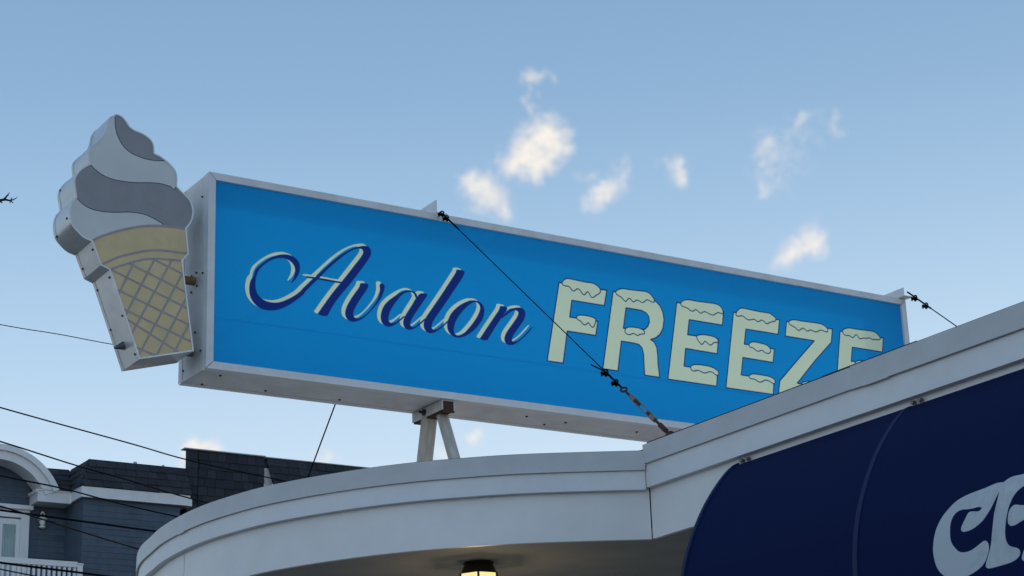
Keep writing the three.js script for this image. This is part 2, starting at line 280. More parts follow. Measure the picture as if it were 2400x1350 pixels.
// traced outlines on the sign face and the awning (millimetres)
const SCRIPT = {
  A: [[554,604,584,635,604,675,611,713,603,744,582,767,552,778,514,780,476,772,438,756,390,724,345,684,317,653,308,627,307,607,288,588,281,562,276,533,278,504,285,474,304,444,332,423,365,410,410,409,454,418,499,438,552,473,601,512,643,552,632,547,671,591,709,633,748,673,786,718,834,766,887,817,939,860,983,888,1017,900,1036,899,1047,886,1043,864,1020,830,982,780,938,720,894,662,850,607,807,548,764,485,738,446,726,428,793,424,806,455,832,503,867,553,911,608,955,663,999,723,1044,784,1073,826,1093,858,1101,888,1094,910,1077,921,1050,920,1006,906,966,887,922,860,869,819,817,770,765,717,735,686,700,652,658,607,620,569,628,574,590,537,552,510,514,487,477,469,436,460,395,461,365,471,343,485,324,508,316,535,314,570,318,603,327,633,341,661,364,686,393,712,431,737,468,751,499,756,533,750,559,734,574,714,580,690,577,668,571,638,551,606], [653,660,688,663,730,662,786,663,851,659,894,662,890,653,851,650,786,652,730,654,679,654,653,653]],
  v: [[1020,673,1020,657,1012,639,990,610,966,575,944,540,925,503,916,474,916,448,926,430,943,418,964,415,985,420,1010,430,1034,445,1065,472,1096,506,1128,544,1147,569,1166,598,1182,635,1190,662,1192,680,1186,690,1173,692,1162,687,1156,679,1160,658,1158,634,1153,613,1144,586,1125,555,1101,523,1072,487,1041,460,1013,443,995,438,978,443,970,456,969,476,980,503,999,537,1024,577,1052,616,1072,648,1078,666,1074,676]],
  a: [[1423,642,1419,657,1406,669,1387,675,1361,676,1327,664,1284,638,1241,606,1202,571,1178,537,1165,500,1161,468,1168,438,1187,421,1216,416,1246,427,1276,449,1310,478,1332,500,1324,502,1285,466,1255,446,1233,441,1217,451,1212,471,1218,499,1235,537,1261,576,1292,615,1318,645,1344,660,1370,668,1393,666,1406,654,1411,631], [1445,669,1501,671,1486,647,1454,601,1419,551,1388,507,1370,473,1366,450,1378,435,1399,439,1425,461,1456,489,1476,508,1476,498,1447,470,1416,443,1386,424,1360,416,1337,421,1322,438,1319,463,1328,493,1358,542,1394,595,1414,633,1429,647]],
  l: [[1715,867,1769,867,1775,857,1768,837,1740,793,1693,725,1647,659,1602,594,1561,539,1532,496,1518,462,1524,443,1541,437,1567,449,1598,475,1634,508,1649,522,1648,512,1616,482,1585,454,1549,427,1514,414,1489,417,1470,436,1464,463,1471,495,1496,534,1536,589,1581,653,1627,720,1673,789,1705,836,1715,854]],
  o: [[1837,677,1869,677,1895,666,1911,644,1914,615,1907,582,1890,547,1860,507,1823,470,1783,440,1743,420,1711,411,1678,416,1655,430,1639,454,1635,482,1641,515,1657,550,1680,582,1714,615,1754,644,1797,667], [1823,660,1803,645,1772,617,1742,585,1715,549,1694,511,1684,480,1681,457,1687,436,1701,426,1721,424,1744,434,1770,458,1797,488,1832,530,1859,569,1879,607,1886,632,1882,653,1863,669,1843,667]],
  n: [[2033,669,2090,668,2085,651,2063,621,2046,597,2039,587,2021,562,1993,522,1961,474,1940,441,1928,421,1870,422,1888,446,1922,495,1957,544,1992,593,2024,636,2033,656], [2042,591,2067,621,2094,643,2122,661,2153,672,2184,678,2207,676,2223,661,2226,638,2216,606,2192,570,2160,530,2132,493,2116,468,2112,449,2120,438,2140,440,2164,452,2195,478,2231,516,2259,546,2280,563,2266,544,2237,511,2202,476,2163,444,2129,422,2102,414,2075,416,2061,431,2058,454,2068,482,2089,514,2121,554,2149,591,2169,621,2175,643,2167,654,2149,657,2128,650,2101,631,2073,609,2038,580]],
};
const BLOCK = [
  { body: [[2500,896,2882,898,2855,787,2595,787,2571,667,2795,669,2773,568,2547,568,2503,344,2380,345]],
    snow: [[2522,900,2537,919,2557,933,2582,937,2648,933,2726,930,2777,934,2810,918,2831,899,2830,877,2812,860,2794,852,2779,836,2759,828,2746,836,2739,856,2728,866,2717,861,2704,842,2693,838,2680,845,2670,863,2651,876,2637,871,2622,856,2608,852,2595,862,2577,883,2546,878,2527,884], [2624,669,2629,683,2652,694,2691,697,2741,695,2774,687,2781,676,2774,651,2759,622,2745,620,2732,635,2719,651,2704,637,2687,626,2671,637,2658,654,2636,656]] },
  { body: [[2934,896,3110,898,3231,895,3284,879,3319,850,3340,807,3346,756,3332,692,3304,647,3265,616,3222,599,3251,584,3270,550,3274,495,3272,434,3279,342,3156,343,3156,419,3157,490,3148,530,3123,552,3075,556,2979,556,2937,345,2817,345], [3001,648,3033,796,3103,797,3163,796,3199,784,3220,759,3222,723,3207,691,3178,664,3094,659]],
    snow: [[2951,896,2967,913,3010,931,3064,930,3149,935,3222,938,3256,914,3276,886,3272,870,3253,867,3229,877,3209,880,3192,863,3173,851,3150,860,3126,867,3110,852,3094,844,3081,860,3066,870,3050,859,3034,838,3017,849,3000,867,2965,877], [3011,628,3019,652,3047,664,3107,670,3154,665,3177,651,3176,630,3140,628,3117,610,3097,620,3080,625,3061,612,3037,609,3019,614]] },
  { body: [[3465,896,3868,888,3849,786,3562,786,3539,675,3805,678,3785,571,3514,574,3491,446,3777,445,3760,337,3348,339]],
    snow: [[3494,893,3514,916,3563,933,3622,928,3719,933,3816,936,3851,916,3868,885,3859,866,3820,876,3797,860,3769,844,3736,854,3698,866,3679,850,3660,845,3644,859,3626,868,3611,859,3592,848,3575,854,3552,869,3505,874], [3615,673,3626,685,3675,695,3747,695,3789,686,3806,665,3795,651,3764,652,3748,633,3729,624,3709,635,3689,652,3673,633,3657,618,3637,631,3621,654], [3544,441,3552,457,3579,470,3657,475,3728,471,3775,455,3792,432,3777,415,3756,416,3737,433,3707,435,3688,424,3658,417,3629,427,3606,433,3581,422,3555,421]] },
  { body: [[3957,894,4370,895,4346,786,4056,785,4031,672,4300,671,4279,570,4010,573,3983,444,4274,442,4257,337,3841,336]],
    snow: [[3976,886,3991,911,4017,933,4055,938,4129,933,4216,931,4279,935,4315,918,4339,904,4334,880,4285,868,4255,848,4237,853,4217,871,4198,871,4177,853,4156,858,4138,871,4109,859,4078,855,4057,867,4034,882,3999,869,3978,871], [4072,671,4081,689,4113,701,4169,700,4231,694,4260,675,4269,656,4256,634,4224,629,4203,638,4186,651,4163,637,4141,634,4120,647,4106,655,4078,657], [4050,440,4059,454,4091,466,4159,467,4239,465,4278,450,4286,431,4277,412,4253,419,4224,433,4186,431,4166,416,4144,410,4123,416,4103,429,4062,426]] },
  { body: [[4434,891,4860,894,4838,790,4675,639,4485,444,4824,440,4799,328,4302,331,4327,442,4497,608,4679,781,4411,781]],
    snow: [[4448,889,4464,903,4500,917,4564,914,4658,917,4753,921,4793,907,4818,889,4812,862,4788,864,4748,872,4729,863,4707,848,4680,852,4649,861,4630,847,4612,845,4596,859,4579,863,4563,853,4544,838,4527,843,4509,859,4466,870], [4523,428,4529,454,4563,468,4610,475,4692,473,4725,459,4711,439,4658,437,4604,424]] },
  { body: [[4933,887,5350,891,5327,781,5036,780,5013,671,5296,675,5275,572,4986,572,4960,442,5263,444,5240,336,4822,338]],
    snow: [[4955,887,4960,904,5016,925,5079,924,5169,927,5260,931,5296,914,5321,890,5317,871,5265,869,5244,862,5228,868,5212,875,5183,864,5148,865,5126,853,5109,857,5099,876,5085,882,5070,871,5051,851,5035,856,5015,868,4982,859,4963,870], [5048,647,5053,671,5080,685,5140,690,5199,690,5241,678,5234,660,5152,650,5088,649]] },
];
const AWNING_PRINT = [
  [2520,616,2483,621,2446,626,2399,629,2351,635,2314,646,2287,662,2258,682,2235,705,2217,735,2204,769,2198,807,2201,844,2210,877,2227,905,2254,927,2277,938,2314,948,2353,946,2392,938,2427,927,2452,912,2468,891,2479,869,2480,845,2472,831,2458,827,2441,834,2416,845,2387,854,2353,854,2330,846,2308,824,2292,800,2288,770,2290,734,2299,709,2318,692,2347,687,2376,693,2405,695,2429,694,2446,698,2446,707,2430,712,2406,706,2386,704,2377,710,2366,728,2352,747,2343,763,2351,776,2373,778,2401,776,2430,765,2459,750,2482,726,2500,704,2513,681,2531,656,2535,623],
  [2531,656,2525,680,2515,714,2506,755,2499,800,2492,844,2479,876,2465,901,2457,920,2461,931,2482,934,2524,932,2569,931,2602,925,2624,912,2628,896,2616,883,2589,875,2572,864,2563,846,2561,822,2564,788,2573,751,2586,715,2604,686,2628,668,2659,659,2690,655,2685,609,2654,611,2626,612,2598,608,2571,611,2554,620,2545,622,2520,616],
  [2702,739,2662,736,2635,730,2612,722,2594,727,2580,746,2575,769,2576,787,2589,800,2610,800,2633,793,2660,787,2700,787],
  [2692,880,2649,886,2633,914,2629,926,2637,935,2650,937,2685,936],
];
const CONE = {
  right: [-573,1495,-548,1496,-524,1486,-504,1464,-480,1436,-451,1420,-407,1410,-372,1395,-343,1372,-330,1344,-325,1296,-289,1285,-249,1264,-212,1237,-187,1205,-179,1170,-180,1113,-157,1093,-124,1067,-96,1042,-79,1009,-72,978,-77,925,-93,890,-116,856],
  left: [-688,686,-739,701,-781,733,-813,770,-825,814,-827,861,-814,905,-791,936,-797,971,-807,1024,-804,1056,-787,1091,-758,1126,-717,1157,-723,1174,-728,1212,-726,1249,-702,1281,-665,1320,-636,1361,-625,1403,-620,1440,-602,1475],
  S1: [-574,1487,-571,1434,-560,1381,-538,1336,-510,1301,-471,1275,-423,1260,-368,1252,-320,1253,-253,1263],
  S2: [-717,1157,-685,1129,-638,1103,-580,1088,-483,1087,-409,1096,-356,1106,-285,1113,-237,1109,-213,1104,-199,1090,-185,1106],
  S3: [-791,936,-757,907,-718,887,-658,877,-573,882,-472,901,-414,905,-363,901,-311,885,-276,870,-252,858],
  arc1: [-688,686,-645,717,-588,747,-532,774,-474,797,-419,817,-373,830,-314,842,-255,850,-196,855,-116,855],
  arc2: [-628,553,-564,592,-521,617,-445,648,-369,676,-306,692,-232,699,-174,701,-97,704],
  arc3: [-576,530,-519,560,-486,575,-444,596,-368,625,-302,640,-231,647,-136,653],
  cup: [-116,856,-97,704,-136,653,-55,112,-383,22,-576,530,-630,550,-688,686],
  lattice: [[-307,632,-128,572], [-434,577,-114,465], [-564,531,-104,368], [-515,413,-84,266], [-466,300,-67,165], [-430,231,-148,94], [-374,79,-281,54], [-509,413,-439,579], [-460,300,-310,626], [-423,186,-201,643], [-376,68,-134,568], [-278,58,-108,420], [-172,88,-87,266]],
};
const GUY = { c1: 0.6782, c2: 0.714, eye: 0.7418, b0: 0.7708, b1: 0.8422, jaw: 0.867 };
function signPrint() {
  const W = 2048, H = 446, k = W / SL, c = document.createElement('canvas'); c.width = W; c.height = H;
  const x = c.getContext('2d'), X = (u) => u * 0.001 * k, Y = (v) => H - v * 0.001 * k;
  const css = (r, g, b) => { const f = (l) => Math.round(255 * (l <= 0.0031308 ? l * 12.92 : 1.055 * Math.pow(l, 1 / 2.4) - 0.055)); return `rgb(${f(r)},${f(g)},${f(b)})`; };
  x.fillStyle = css(...PRINT.blue); x.fillRect(0, 0, W, H);
  const r = rng(5);
  x.globalAlpha = 0.05;
  for (let i = 0; i < 5200; i++) { x.fillStyle = r() < 0.5 ? '#04305c' : '#3f9cd8'; const s = 1 + r() * 3; x.fillRect(r() * W, r() * H, s, s); }
  x.globalAlpha = 1;
  const soft = (a, dx, dy) => { const n = a.length / 2, P = (i) => [X(a[(i % n) * 2] + dx), Y(a[(i % n) * 2 + 1] + dy)]; const m = (p, q) => [(p[0] + q[0]) / 2, (p[1] + q[1]) / 2]; x.moveTo(...m(P(0), P(1))); for (let i = 1; i <= n; i++) x.quadraticCurveTo(...P(i), ...m(P(i), P(i + 1))); x.closePath(); };
  const hard = (a) => { for (let i = 0; i < a.length; i += 2) x[i ? 'lineTo' : 'moveTo'](X(a[i]), Y(a[i + 1])); x.closePath(); };
  for (const [dx, dy, col, grow] of [[-25.5, 10.8, css(...PRINT.cream), 1.4], [0, 0, css(...PRINT.navy), 0.8]]) {
    x.fillStyle = x.strokeStyle = col; x.lineWidth = grow; x.lineJoin = 'round';
    for (const letter of Object.values(SCRIPT)) {
      const loops = letter === SCRIPT.o ? [letter] : letter.map((p) => [p]);
      for (const l of loops) { x.beginPath(); for (const p of l) soft(p, dx, dy); x.fill('evenodd'); x.stroke(); }
    }
  }
  x.lineJoin = 'round';
  for (const { body, snow } of BLOCK) {
    x.strokeStyle = css(...PRINT.outline); x.lineWidth = 3.4;
    x.fillStyle = css(...PRINT.cream); x.beginPath(); for (const p of body) hard(p); x.stroke(); x.fill('evenodd');
    x.lineWidth = 2.5; x.beginPath(); for (const p of body) hard(p); x.stroke();
    for (const p of snow) { x.beginPath(); soft(p, 0, 0); x.fillStyle = css(...PRINT.cream); x.fill(); x.stroke(); }
  }
  const t = new THREE.CanvasTexture(c); t.colorSpace = THREE.SRGBColorSpace; t.magFilter = t.minFilter = THREE.LinearFilter;
  return t;
}
const PRINT = { blue: [0.004, 0.315, 0.76], cream: [0.83, 0.86, 0.65], navy: [0.006, 0.032, 0.24], outline: [0.008, 0.05, 0.18] };
{
  const sign = thing('lightbox_sign', 'long blue lightbox sign with script and snow-capped lettering above the canopy', 'sign', SIGN_AT, YAW);
  const face = new THREE.MeshPhysicalMaterial({ map: signPrint(), roughness: 0.9, transmission: 0.6, specularIntensity: 0.35, thickness: 0, side: THREE.DoubleSide }), backing = new THREE.MeshPhysicalMaterial({ color: rgb(0.62, 0.83, 0.90), roughness: 0.95, transmission: 0.85, thickness: 0, side: THREE.DoubleSide });
  const sheet = (v0, v1, z) => {
    const g = new THREE.PlaneGeometry(SL - 0.03, v1 - v0).translate(SL / 2, (v0 + v1) / 2, z), p = g.attributes.position, uv = g.attributes.uv;
    for (let i = 0; i < p.count; i++) uv.setXY(i, p.getX(i) / SL, p.getY(i) / SH);
    return g;
  };
  part('face_panel', sheet(0.3176, SH - 0.015, -0.014), face, sign); part('face_panel', sheet(0.015, 0.3205, -0.0165), face, sign);
  part('back_panel', sheet(0.015, SH - 0.015, -SD + 0.014), backing, sign);
  // mitred retainers, front and back
  const g = 0.0026, w = SW;
  const rails = [[[g, 0], [SL - g, 0], [SL - w - g, w], [w + g, w]], [[g, SH], [w + g, SH - w], [SL - w - g, SH - w], [SL - g, SH]], [[0, g], [w, w + g], [w, SH - w - g], [0, SH - g]], [[SL, g], [SL, SH - g], [SL - w, SH - w - g], [SL - w, w + g]]];
  for (const r of rails) part('frame_rail', slab(r, -0.055, 0.004), M.rail, sign);
  for (const r of rails) part('frame_rail', slab(r, -SD, -SD + 0.055), M.rail, sign);
  const t = 0.0025, z0 = -0.058, z1 = -SD + 0.058;
  part('end_panel', box(t, t + 0.004, t, SH - t, z1, z0), M.skin, sign);
  part('end_panel', box(SL - t - 0.004, SL - t, t, SH - t, z1, z0), M.skin, sign);
  part('bottom_panel', box(t + 0.005, SL - t - 0.005, t, t + 0.004, z1, z0), M.skin, sign);
  part('top_panel', box(t + 0.005, SL - t - 0.005, SH - t - 0.004, SH - t, z1, z0), M.skin, sign);
  for (const [d, v] of [[0.091, 1.09], [0.162, 0.63], [0.066, 0.60], [0.234, 0.53], [0.165, 0.26], [0.08, 0.126], [0.232, 0.63], [0.15, 0.545], [0.335, 0.07], [0.335, 1.05], [0.335, 0.42]]) part('bolt', rod([-0.005, v, -d], [0.004, v, -d], 0.0065, 8), M.dark, sign);
  for (const [s, d] of [[0.14, 0.11], [0.12, 0.33], [0.52, 0.30], [1.02, 0.30], [2.30, 0.16], [2.52, 0.29], [2.62, 0.19], [3.2, 0.2], [3.45, 0.31]]) part('bolt', rod([s, -0.004, -d], [s, 0.004, -d], 0.008, 8), M.rust, sign);
  // angle brackets that carry the guy wires
  const angle = (s, y1, zf) => [box(s, s + 0.006, SH + 0.003, y1, -SD - 0.02, zf), box(s + 0.006, s + 0.085, SH + 0.003, SH + 0.009, -SD - 0.02, zf)];
  part('wire_bracket', angle(1.563, 1.309, 0.006), M.rail, sign);
  part('wire_bracket', angle(5.53, 1.288, 0.058), M.rail, sign);
}

// ---------------------------------------------------------------- trestle that carries the sign
{
  const o = thing('sign_support', 'weathered white trestle of two splayed posts under the sign', 'support', signPoint(1.63, -1.0, 0.2), YAW);
  const L = (s, v, d) => [s - 1.63, v + 1.0, -(d - 0.2)];
  const b = (s0, s1, v0, v1, d0, d1) => { const a = L(s0, v0, d0), c = L(s1, v1, d1); return box(a[0], c[0], a[1], c[1], c[2], a[2]); };
  part('beam', [b(1.584, 1.590, -0.066, -0.003, 0.012, 0.392), b(1.668, 1.674, -0.066, -0.003, 0.012, 0.392), b(1.590, 1.668, -0.009, -0.003, 0.012, 0.392)], M.bracket, o);
  part('beam_filler', b(1.5905, 1.6675, -0.075, -0.0095, 0.035, 0.385), M.rust, o);
  part('end_plate', b(1.592, 1.676, -0.078, -0.004, 0.020, 0.034), M.rust, o);
  part('bolt', rod(L(1.586, -0.034, 0.235), L(1.545, -0.034, 0.235), 0.009, 8), M.dark, o); part('bolt_washer', rod(L(1.584, -0.034, 0.235), L(1.575, -0.034, 0.235), 0.022, 10), M.dark, o);
  const leg = (s, d0, d1, ws, wd) => {
    const A = L(s, -0.055, d0), B = L(s, -1.0, d1), h = A[1] - B[1], g = new RoundedBoxGeometry(ws, h, wd, 1, 0.004), p = g.attributes.position;
    for (let i = 0; i < p.count; i++) { const f = (p.getY(i) + h / 2) / h; p.setXYZ(i, p.getX(i) + A[0], p.getY(i) + (A[1] + B[1]) / 2, p.getZ(i) + B[2] + (A[2] - B[2]) * f); }
    g.computeVertexNormals(); return boxUV(g);
  };
  part('post', leg(1.624, 0.24, 0.50, 0.092, 0.05), M.post, o);
  part('post', leg(1.643, 0.125, -0.29, 0.062, 0.05), M.post, o);
  part('foot_plate', b(1.55, 1.70, -1.01, -1.0, 0.42, 0.58), M.bracket, o); part('foot_plate', b(1.57, 1.72, -1.01, -1.0, -0.37, -0.21), M.bracket, o);
}

// ---------------------------------------------------------------- soft-serve cone sign
{
  const at = signPoint(-0.42, 0.02, 0.19), cone = thing('ice_cream_cone_sign', 'cabinet sign shaped like a soft-serve ice cream cone, left of the long sign', 'sign', at, YAW);
  const T = (p) => p.map(([x, y]) => [x + 0.42, y - 0.02]), zf = 0.19 - 0.055, zb = zf - 0.27;
  const C = Object.fromEntries(Object.entries(CONE).map(([k, v]) => [k, k === 'lattice' ? v.map((l) => T(pairs(l))) : T(pairs(v))]));
  const { left, right, S1, S2, S3, arc1, arc2, arc3, cup } = C;
  const s = (p) => smooth(p, 4), rev = (p) => [...p].reverse();
  // the silhouette, rounded lobe by lobe
  const lobesL = [left.slice(0, 8), left.slice(7, 14), left.slice(13)], lobesR = [right.slice(0, 11), right.slice(10, 17), right.slice(16)];
  const outline = [...lobesL.flatMap((l) => s(l)), ...s([left[left.length - 1], [-0.155, 1.471], right[0], right[1]]).slice(1), ...lobesR.flatMap((l) => s(l)), ...cup.slice(1, 7)];
  const ring = outline.filter((p, i) => { const q = outline[(i + 1) % outline.length]; return Math.hypot(p[0] - q[0], p[1] - q[1]) > 0.004; });
  const put = (x, y, h) => [x, y, h];
  part('side_band', sweep(ring, [[0.003, zb], [0.003, zf], [-0.006, zf], [-0.006, zf - 0.03], [-0.004, zf - 0.03], [-0.004, zb]], true, put, 0.5, 1), M.coneSkin, cone);
  part('back_retainer', sweep(ring, [[0.006, zb + 0.004], [0.006, zb + 0.034], [0.0032, zb + 0.034], [0.0032, zb + 0.004]], true, put, 0.5, 1), M.coneSkin, cone);
  part('back_panel', slab(ring, zb + 0.006, zb + 0.010), M.vanilla, cone);
  const piece = (name, p, m) => part(name, slab(p, zf - 0.008, zf - 0.003), m, cone);
  const iL = left[7], jL = left[13];
  piece('vanilla_swirl', [...s(S1), ...s(right.slice(11, 17)), ...rev(s(S2)).slice(1, -1), ...s(left.slice(13))], M.vanilla);
  piece('chocolate_swirl', [...s(right.slice(0, 11)), ...s(right.slice(10, 13)).slice(1), ...rev(s(S1)).slice(1)], M.chocolate);
  piece('chocolate_swirl', [...s(S2), ...s(right.slice(16)), ...rev(arc1).slice(1, 2), ...rev(s(S3)), ...s(left.slice(7, 14)).slice(1, -1)], M.chocolate);
  piece('vanilla_swirl', [...s(S3), ...rev(s(arc1.slice(0, 9))), ...s(left.slice(0, 8)).slice(1, -1)], M.vanilla);
  piece('cup_collar', [...s(arc1), cup[1], ...rev(s(arc2)).slice(1), cup[6]], M.biscuit);
  piece('cup_lip', [...s(arc2), cup[2], ...rev(s(arc3)), cup[6]], M.biscuit);
  const waffle = piece('waffle_cup', [...s(arc3), cup[2], cup[3], cup[4], cup[5]], M.biscuit);
  const tape = (name, p, w, m, lift = 0.0012, parent = cone) => part(name, slab(ribbon(p, w), zf - 0.003, zf - 0.003 + lift), m, parent);
  tape('rim_line', s(arc1), 0.015, M.line); tape('rim_line', s(arc2), 0.014, M.line); tape('rim_line', s(arc3), 0.013, M.line);
  for (const q of [S1, S2, S3]) tape('swirl_line', s(q), 0.005, M.edge, 0.0008);
  // the waffle lines, clipped to the cup
  const poly = [...s(arc3), cup[2], cup[3], cup[4], cup[5]], inside = ([x, y]) => { let c = false; for (let i = 0, j = poly.length - 1; i < poly.length; j = i++) { const [xi, yi] = poly[i], [xj, yj] = poly[j]; if ((yi > y) !== (yj > y) && x < ((xj - xi) * (y - yi)) / (yj - yi) + xi) c = !c; } return c; };
  C.lattice.forEach(([a, b], i) => {
    const q = []; for (let k = -30; k <= 130; k++) { const t = k / 100, p = [a[0] + (b[0] - a[0]) * t, a[1] + (b[1] - a[1]) * t]; if (inside(p)) q.push(p); }
    if (q.length > 2) tape('lattice_line', [q[0], q[Math.floor(q.length / 2)], q[q.length - 1]], 0.0125, M.line, i < 7 ? 0.0012 : 0.0017, waffle);
  });
  // screws along both edges of the band, a drain fitting, the pivot
  const near = (p) => ring.reduce((m, q, i) => { const d = Math.hypot(q[0] - p[0], q[1] - p[1]); return d < m[0] ? [d, i] : m; }, [9, 0])[1];
  const screw = (p, dz) => { const i = near(p), a = ring[(i + ring.length - 1) % ring.length], b = ring[(i + 1) % ring.length], l = Math.hypot(b[0] - a[0], b[1] - a[1]), n = [-(b[1] - a[1]) / l, (b[0] - a[0]) / l], q = p; part('screw', rod([q[0] - n[0] * 0.006, q[1] - n[1] * 0.006, zf - dz], [q[0] + n[0] * 0.008, q[1] + n[1] * 0.008, zf - dz], 0.007, 8), M.dark, cone); };
  const lerp = (a, b, t) => [a[0] + (b[0] - a[0]) * t, a[1] + (b[1] - a[1]) * t];
  screw(lerp(cup[5], cup[4], 0.07), 0.03); screw(lerp(cup[5], cup[4], 0.5), 0.03); screw(lerp(cup[5], cup[4], 0.93), 0.03); screw(lerp(cup[5], cup[4], 0.1), 0.235); screw(lerp(cup[5], cup[4], 0.55), 0.235); screw(lerp(cup[6], cup[7], 0.7), 0.025); screw(lerp(cup[6], cup[7], 0.35), 0.235); screw(left[4], 0.04); screw(left[3], 0.235); screw(left[10], 0.235);
  { const p = lerp(cup[5], cup[4], 0.78), d = [-0.93, -0.36, 0]; part('drain_fitting', turned(new THREE.CylinderGeometry(0.006, 0.026, 0.06, 10), d, [p[0] - 0.03, p[1] - 0.012, zf - 0.14]), M.steel, cone); }
  part('pivot_pin', rod([0.30, 0.565, 0], [0.42, 0.565, 0], 0.026, 14), M.rustPin, cone);
  part('pivot_pin', rod([0.33, 0.12, -0.01], [0.42, 0.12, -0.01], 0.02, 12), M.rustPin, cone);
}

// ---------------------------------------------------------------- guy wires
function clip(p, dir, r = 0.017) {   // saddle clamp on a wire: a grip, a bow and two nuts
  const d = V3(dir).normalize(), side = new THREE.Vector3(-d.z, 0, d.x).normalize(), up = side.clone().cross(d).normalize(), at = V3(p), o = (a, b, c) => at.clone().addScaledVector(d, a).addScaledVector(side, b).addScaledVector(up, c).toArray();
  const bow = new THREE.TorusGeometry(r * 0.72, r * 0.26, 6, 12); bow.applyMatrix4(new THREE.Matrix4().makeBasis(side, up, d)); bow.translate(...o(0, 0, 0));
  const grip = new THREE.BoxGeometry(r * 2.2, r * 0.7, r * 1.1).applyMatrix4(new THREE.Matrix4().makeBasis(side, up, d)).translate(...o(0, 0, -r * 0.65));
  return [bow, grip, rod(o(0, r * 0.75, -r * 1.5), o(0, r * 0.75, r * 0.3), r * 0.36, 6), rod(o(0, -r * 0.75, -r * 1.5), o(0, -r * 0.75, r * 0.3), r * 0.36, 6)];
}
{
  const G = 'guy wires bracing the long sign', sub = (a, b) => a.map((v, i) => v - b[i]), lerp3 = (a, b, t) => a.map((v, i) => v + (b[i] - v) * t);
  // front wire with the turnbuckle
  const A = [-0.435, 5.985, -11.60], B = [0.93, 3.775, -9.505], o = thing('guy_wire', 'steel guy wire with rusty turnbuckle slanting across the sign face', 'guy wire', B, 0, G);
  const P = (t) => sub(lerp3(A, B, t), B), dir = sub(B, A), len = Math.hypot(...dir), at = GUY;
  part('wire', rod(P(0), P(at.eye - 0.01), 0.0032, 6), M.cable, o);
  part('wire_tail', rod(P(0.012), P(0.085), 0.006, 6), M.cable, o);
  part('wire_tail', [rod(P(at.c1), P(at.eye - 0.008), 0.006, 6), rod(P(at.c1), [P(at.c1)[0] - 0.075, P(at.c1)[1] + 0.052, P(at.c1)[2] - 0.03], 0.004, 6)], M.cable, o);
  for (const [t, r] of [[0.004, 0.018], [0.026, 0.018], [at.c1, 0.019], [at.c2, 0.018]]) part('wire_clip', clip(P(t), dir, r), t < 0.1 ? M.dark : M.rust, o);
  const d = V3(dir).normalize(), side = new THREE.Vector3(0.92, 0.39, 0).sub(d.clone().multiplyScalar(d.dot(new THREE.Vector3(0.92, 0.39, 0)))).normalize(), nrm = side.clone().cross(d), basis = new THREE.Matrix4().makeBasis(side, d, nrm);
  const eye = (t, m) => part('eye', new THREE.TorusGeometry(0.017, 0.0058, 8, 18).applyMatrix4(basis).translate(...P(t)), m, o);
  eye(at.eye, M.rust);
  part('threaded_rod', rod(P(at.eye + 0.008), P(at.b0 + 0.024), 0.0075, 8), M.rust, o); part('threaded_rod', rod(P(at.b1 - 0.022), P(at.jaw), 0.0075, 8), M.rust, o);
  const bar = (k) => { const a = V3(P(at.b0 + 0.004)).addScaledVector(side, k), b = V3(P(at.b1 - 0.004)).addScaledVector(side, k); return rod(a.toArray(), b.toArray(), 0.0038, 8); };
  part('turnbuckle', [bar(0.0125), bar(-0.0125), rod(P(at.b0 - 0.004), P(at.b0 + 0.010), 0.0150, 10), rod(P(at.b1 - 0.010), P(at.b1 + 0.004), 0.0150, 10)], M.galv, o);
  part('jaw', [rod(P(at.jaw - 0.006), P(at.jaw + 0.014), 0.014, 8), new THREE.TorusGeometry(0.017, 0.008, 8, 14).applyMatrix4(basis).translate(...P(at.jaw + 0.026))], M.rust, o);
  part('anchor_rod', rod(P(at.jaw + 0.02), P(1), 0.009, 8), M.rust, o);
  // right-hand wire
  const A2 = signPoint(5.60, 1.245, -0.058), B2 = signPoint(5.60, -0.99, -2.62), o2 = thing('guy_wire', 'thin guy wire running from the right end of the sign behind the roof edge', 'guy wire', B2, 0, G);
  const P2 = (t) => sub(lerp3(A2, B2, t), B2), dir2 = sub(B2, A2);
  part('wire', rod(P2(0), P2(1), 0.0042, 6), M.cable, o2); part('wire_tail', rod(P2(-0.012), P2(0.075), 0.0065, 6), M.cable, o2);
  part('wire_clip', clip(P2(0.016), dir2, 0.021), M.steel, o2); part('wire_clip', clip(P2(0.056), dir2, 0.021), M.steel, o2);
  // rear wire
  const A3 = signPoint(1.53, 1.23, 0.41), B3 = signPoint(1.53, -0.99, 2.62), o3 = thing('guy_wire', 'thin guy wire going down behind the sign, left of the trestle', 'guy wire', B3, 0, G);
  part('wire', rod(sub(A3, B3), [0, 0, 0], 0.0055, 6), M.cable, o3);
  part('wire_clip', clip(sub(lerp3(A3, B3, 0.03), B3), sub(B3, A3), 0.022), M.steel, o3);
}

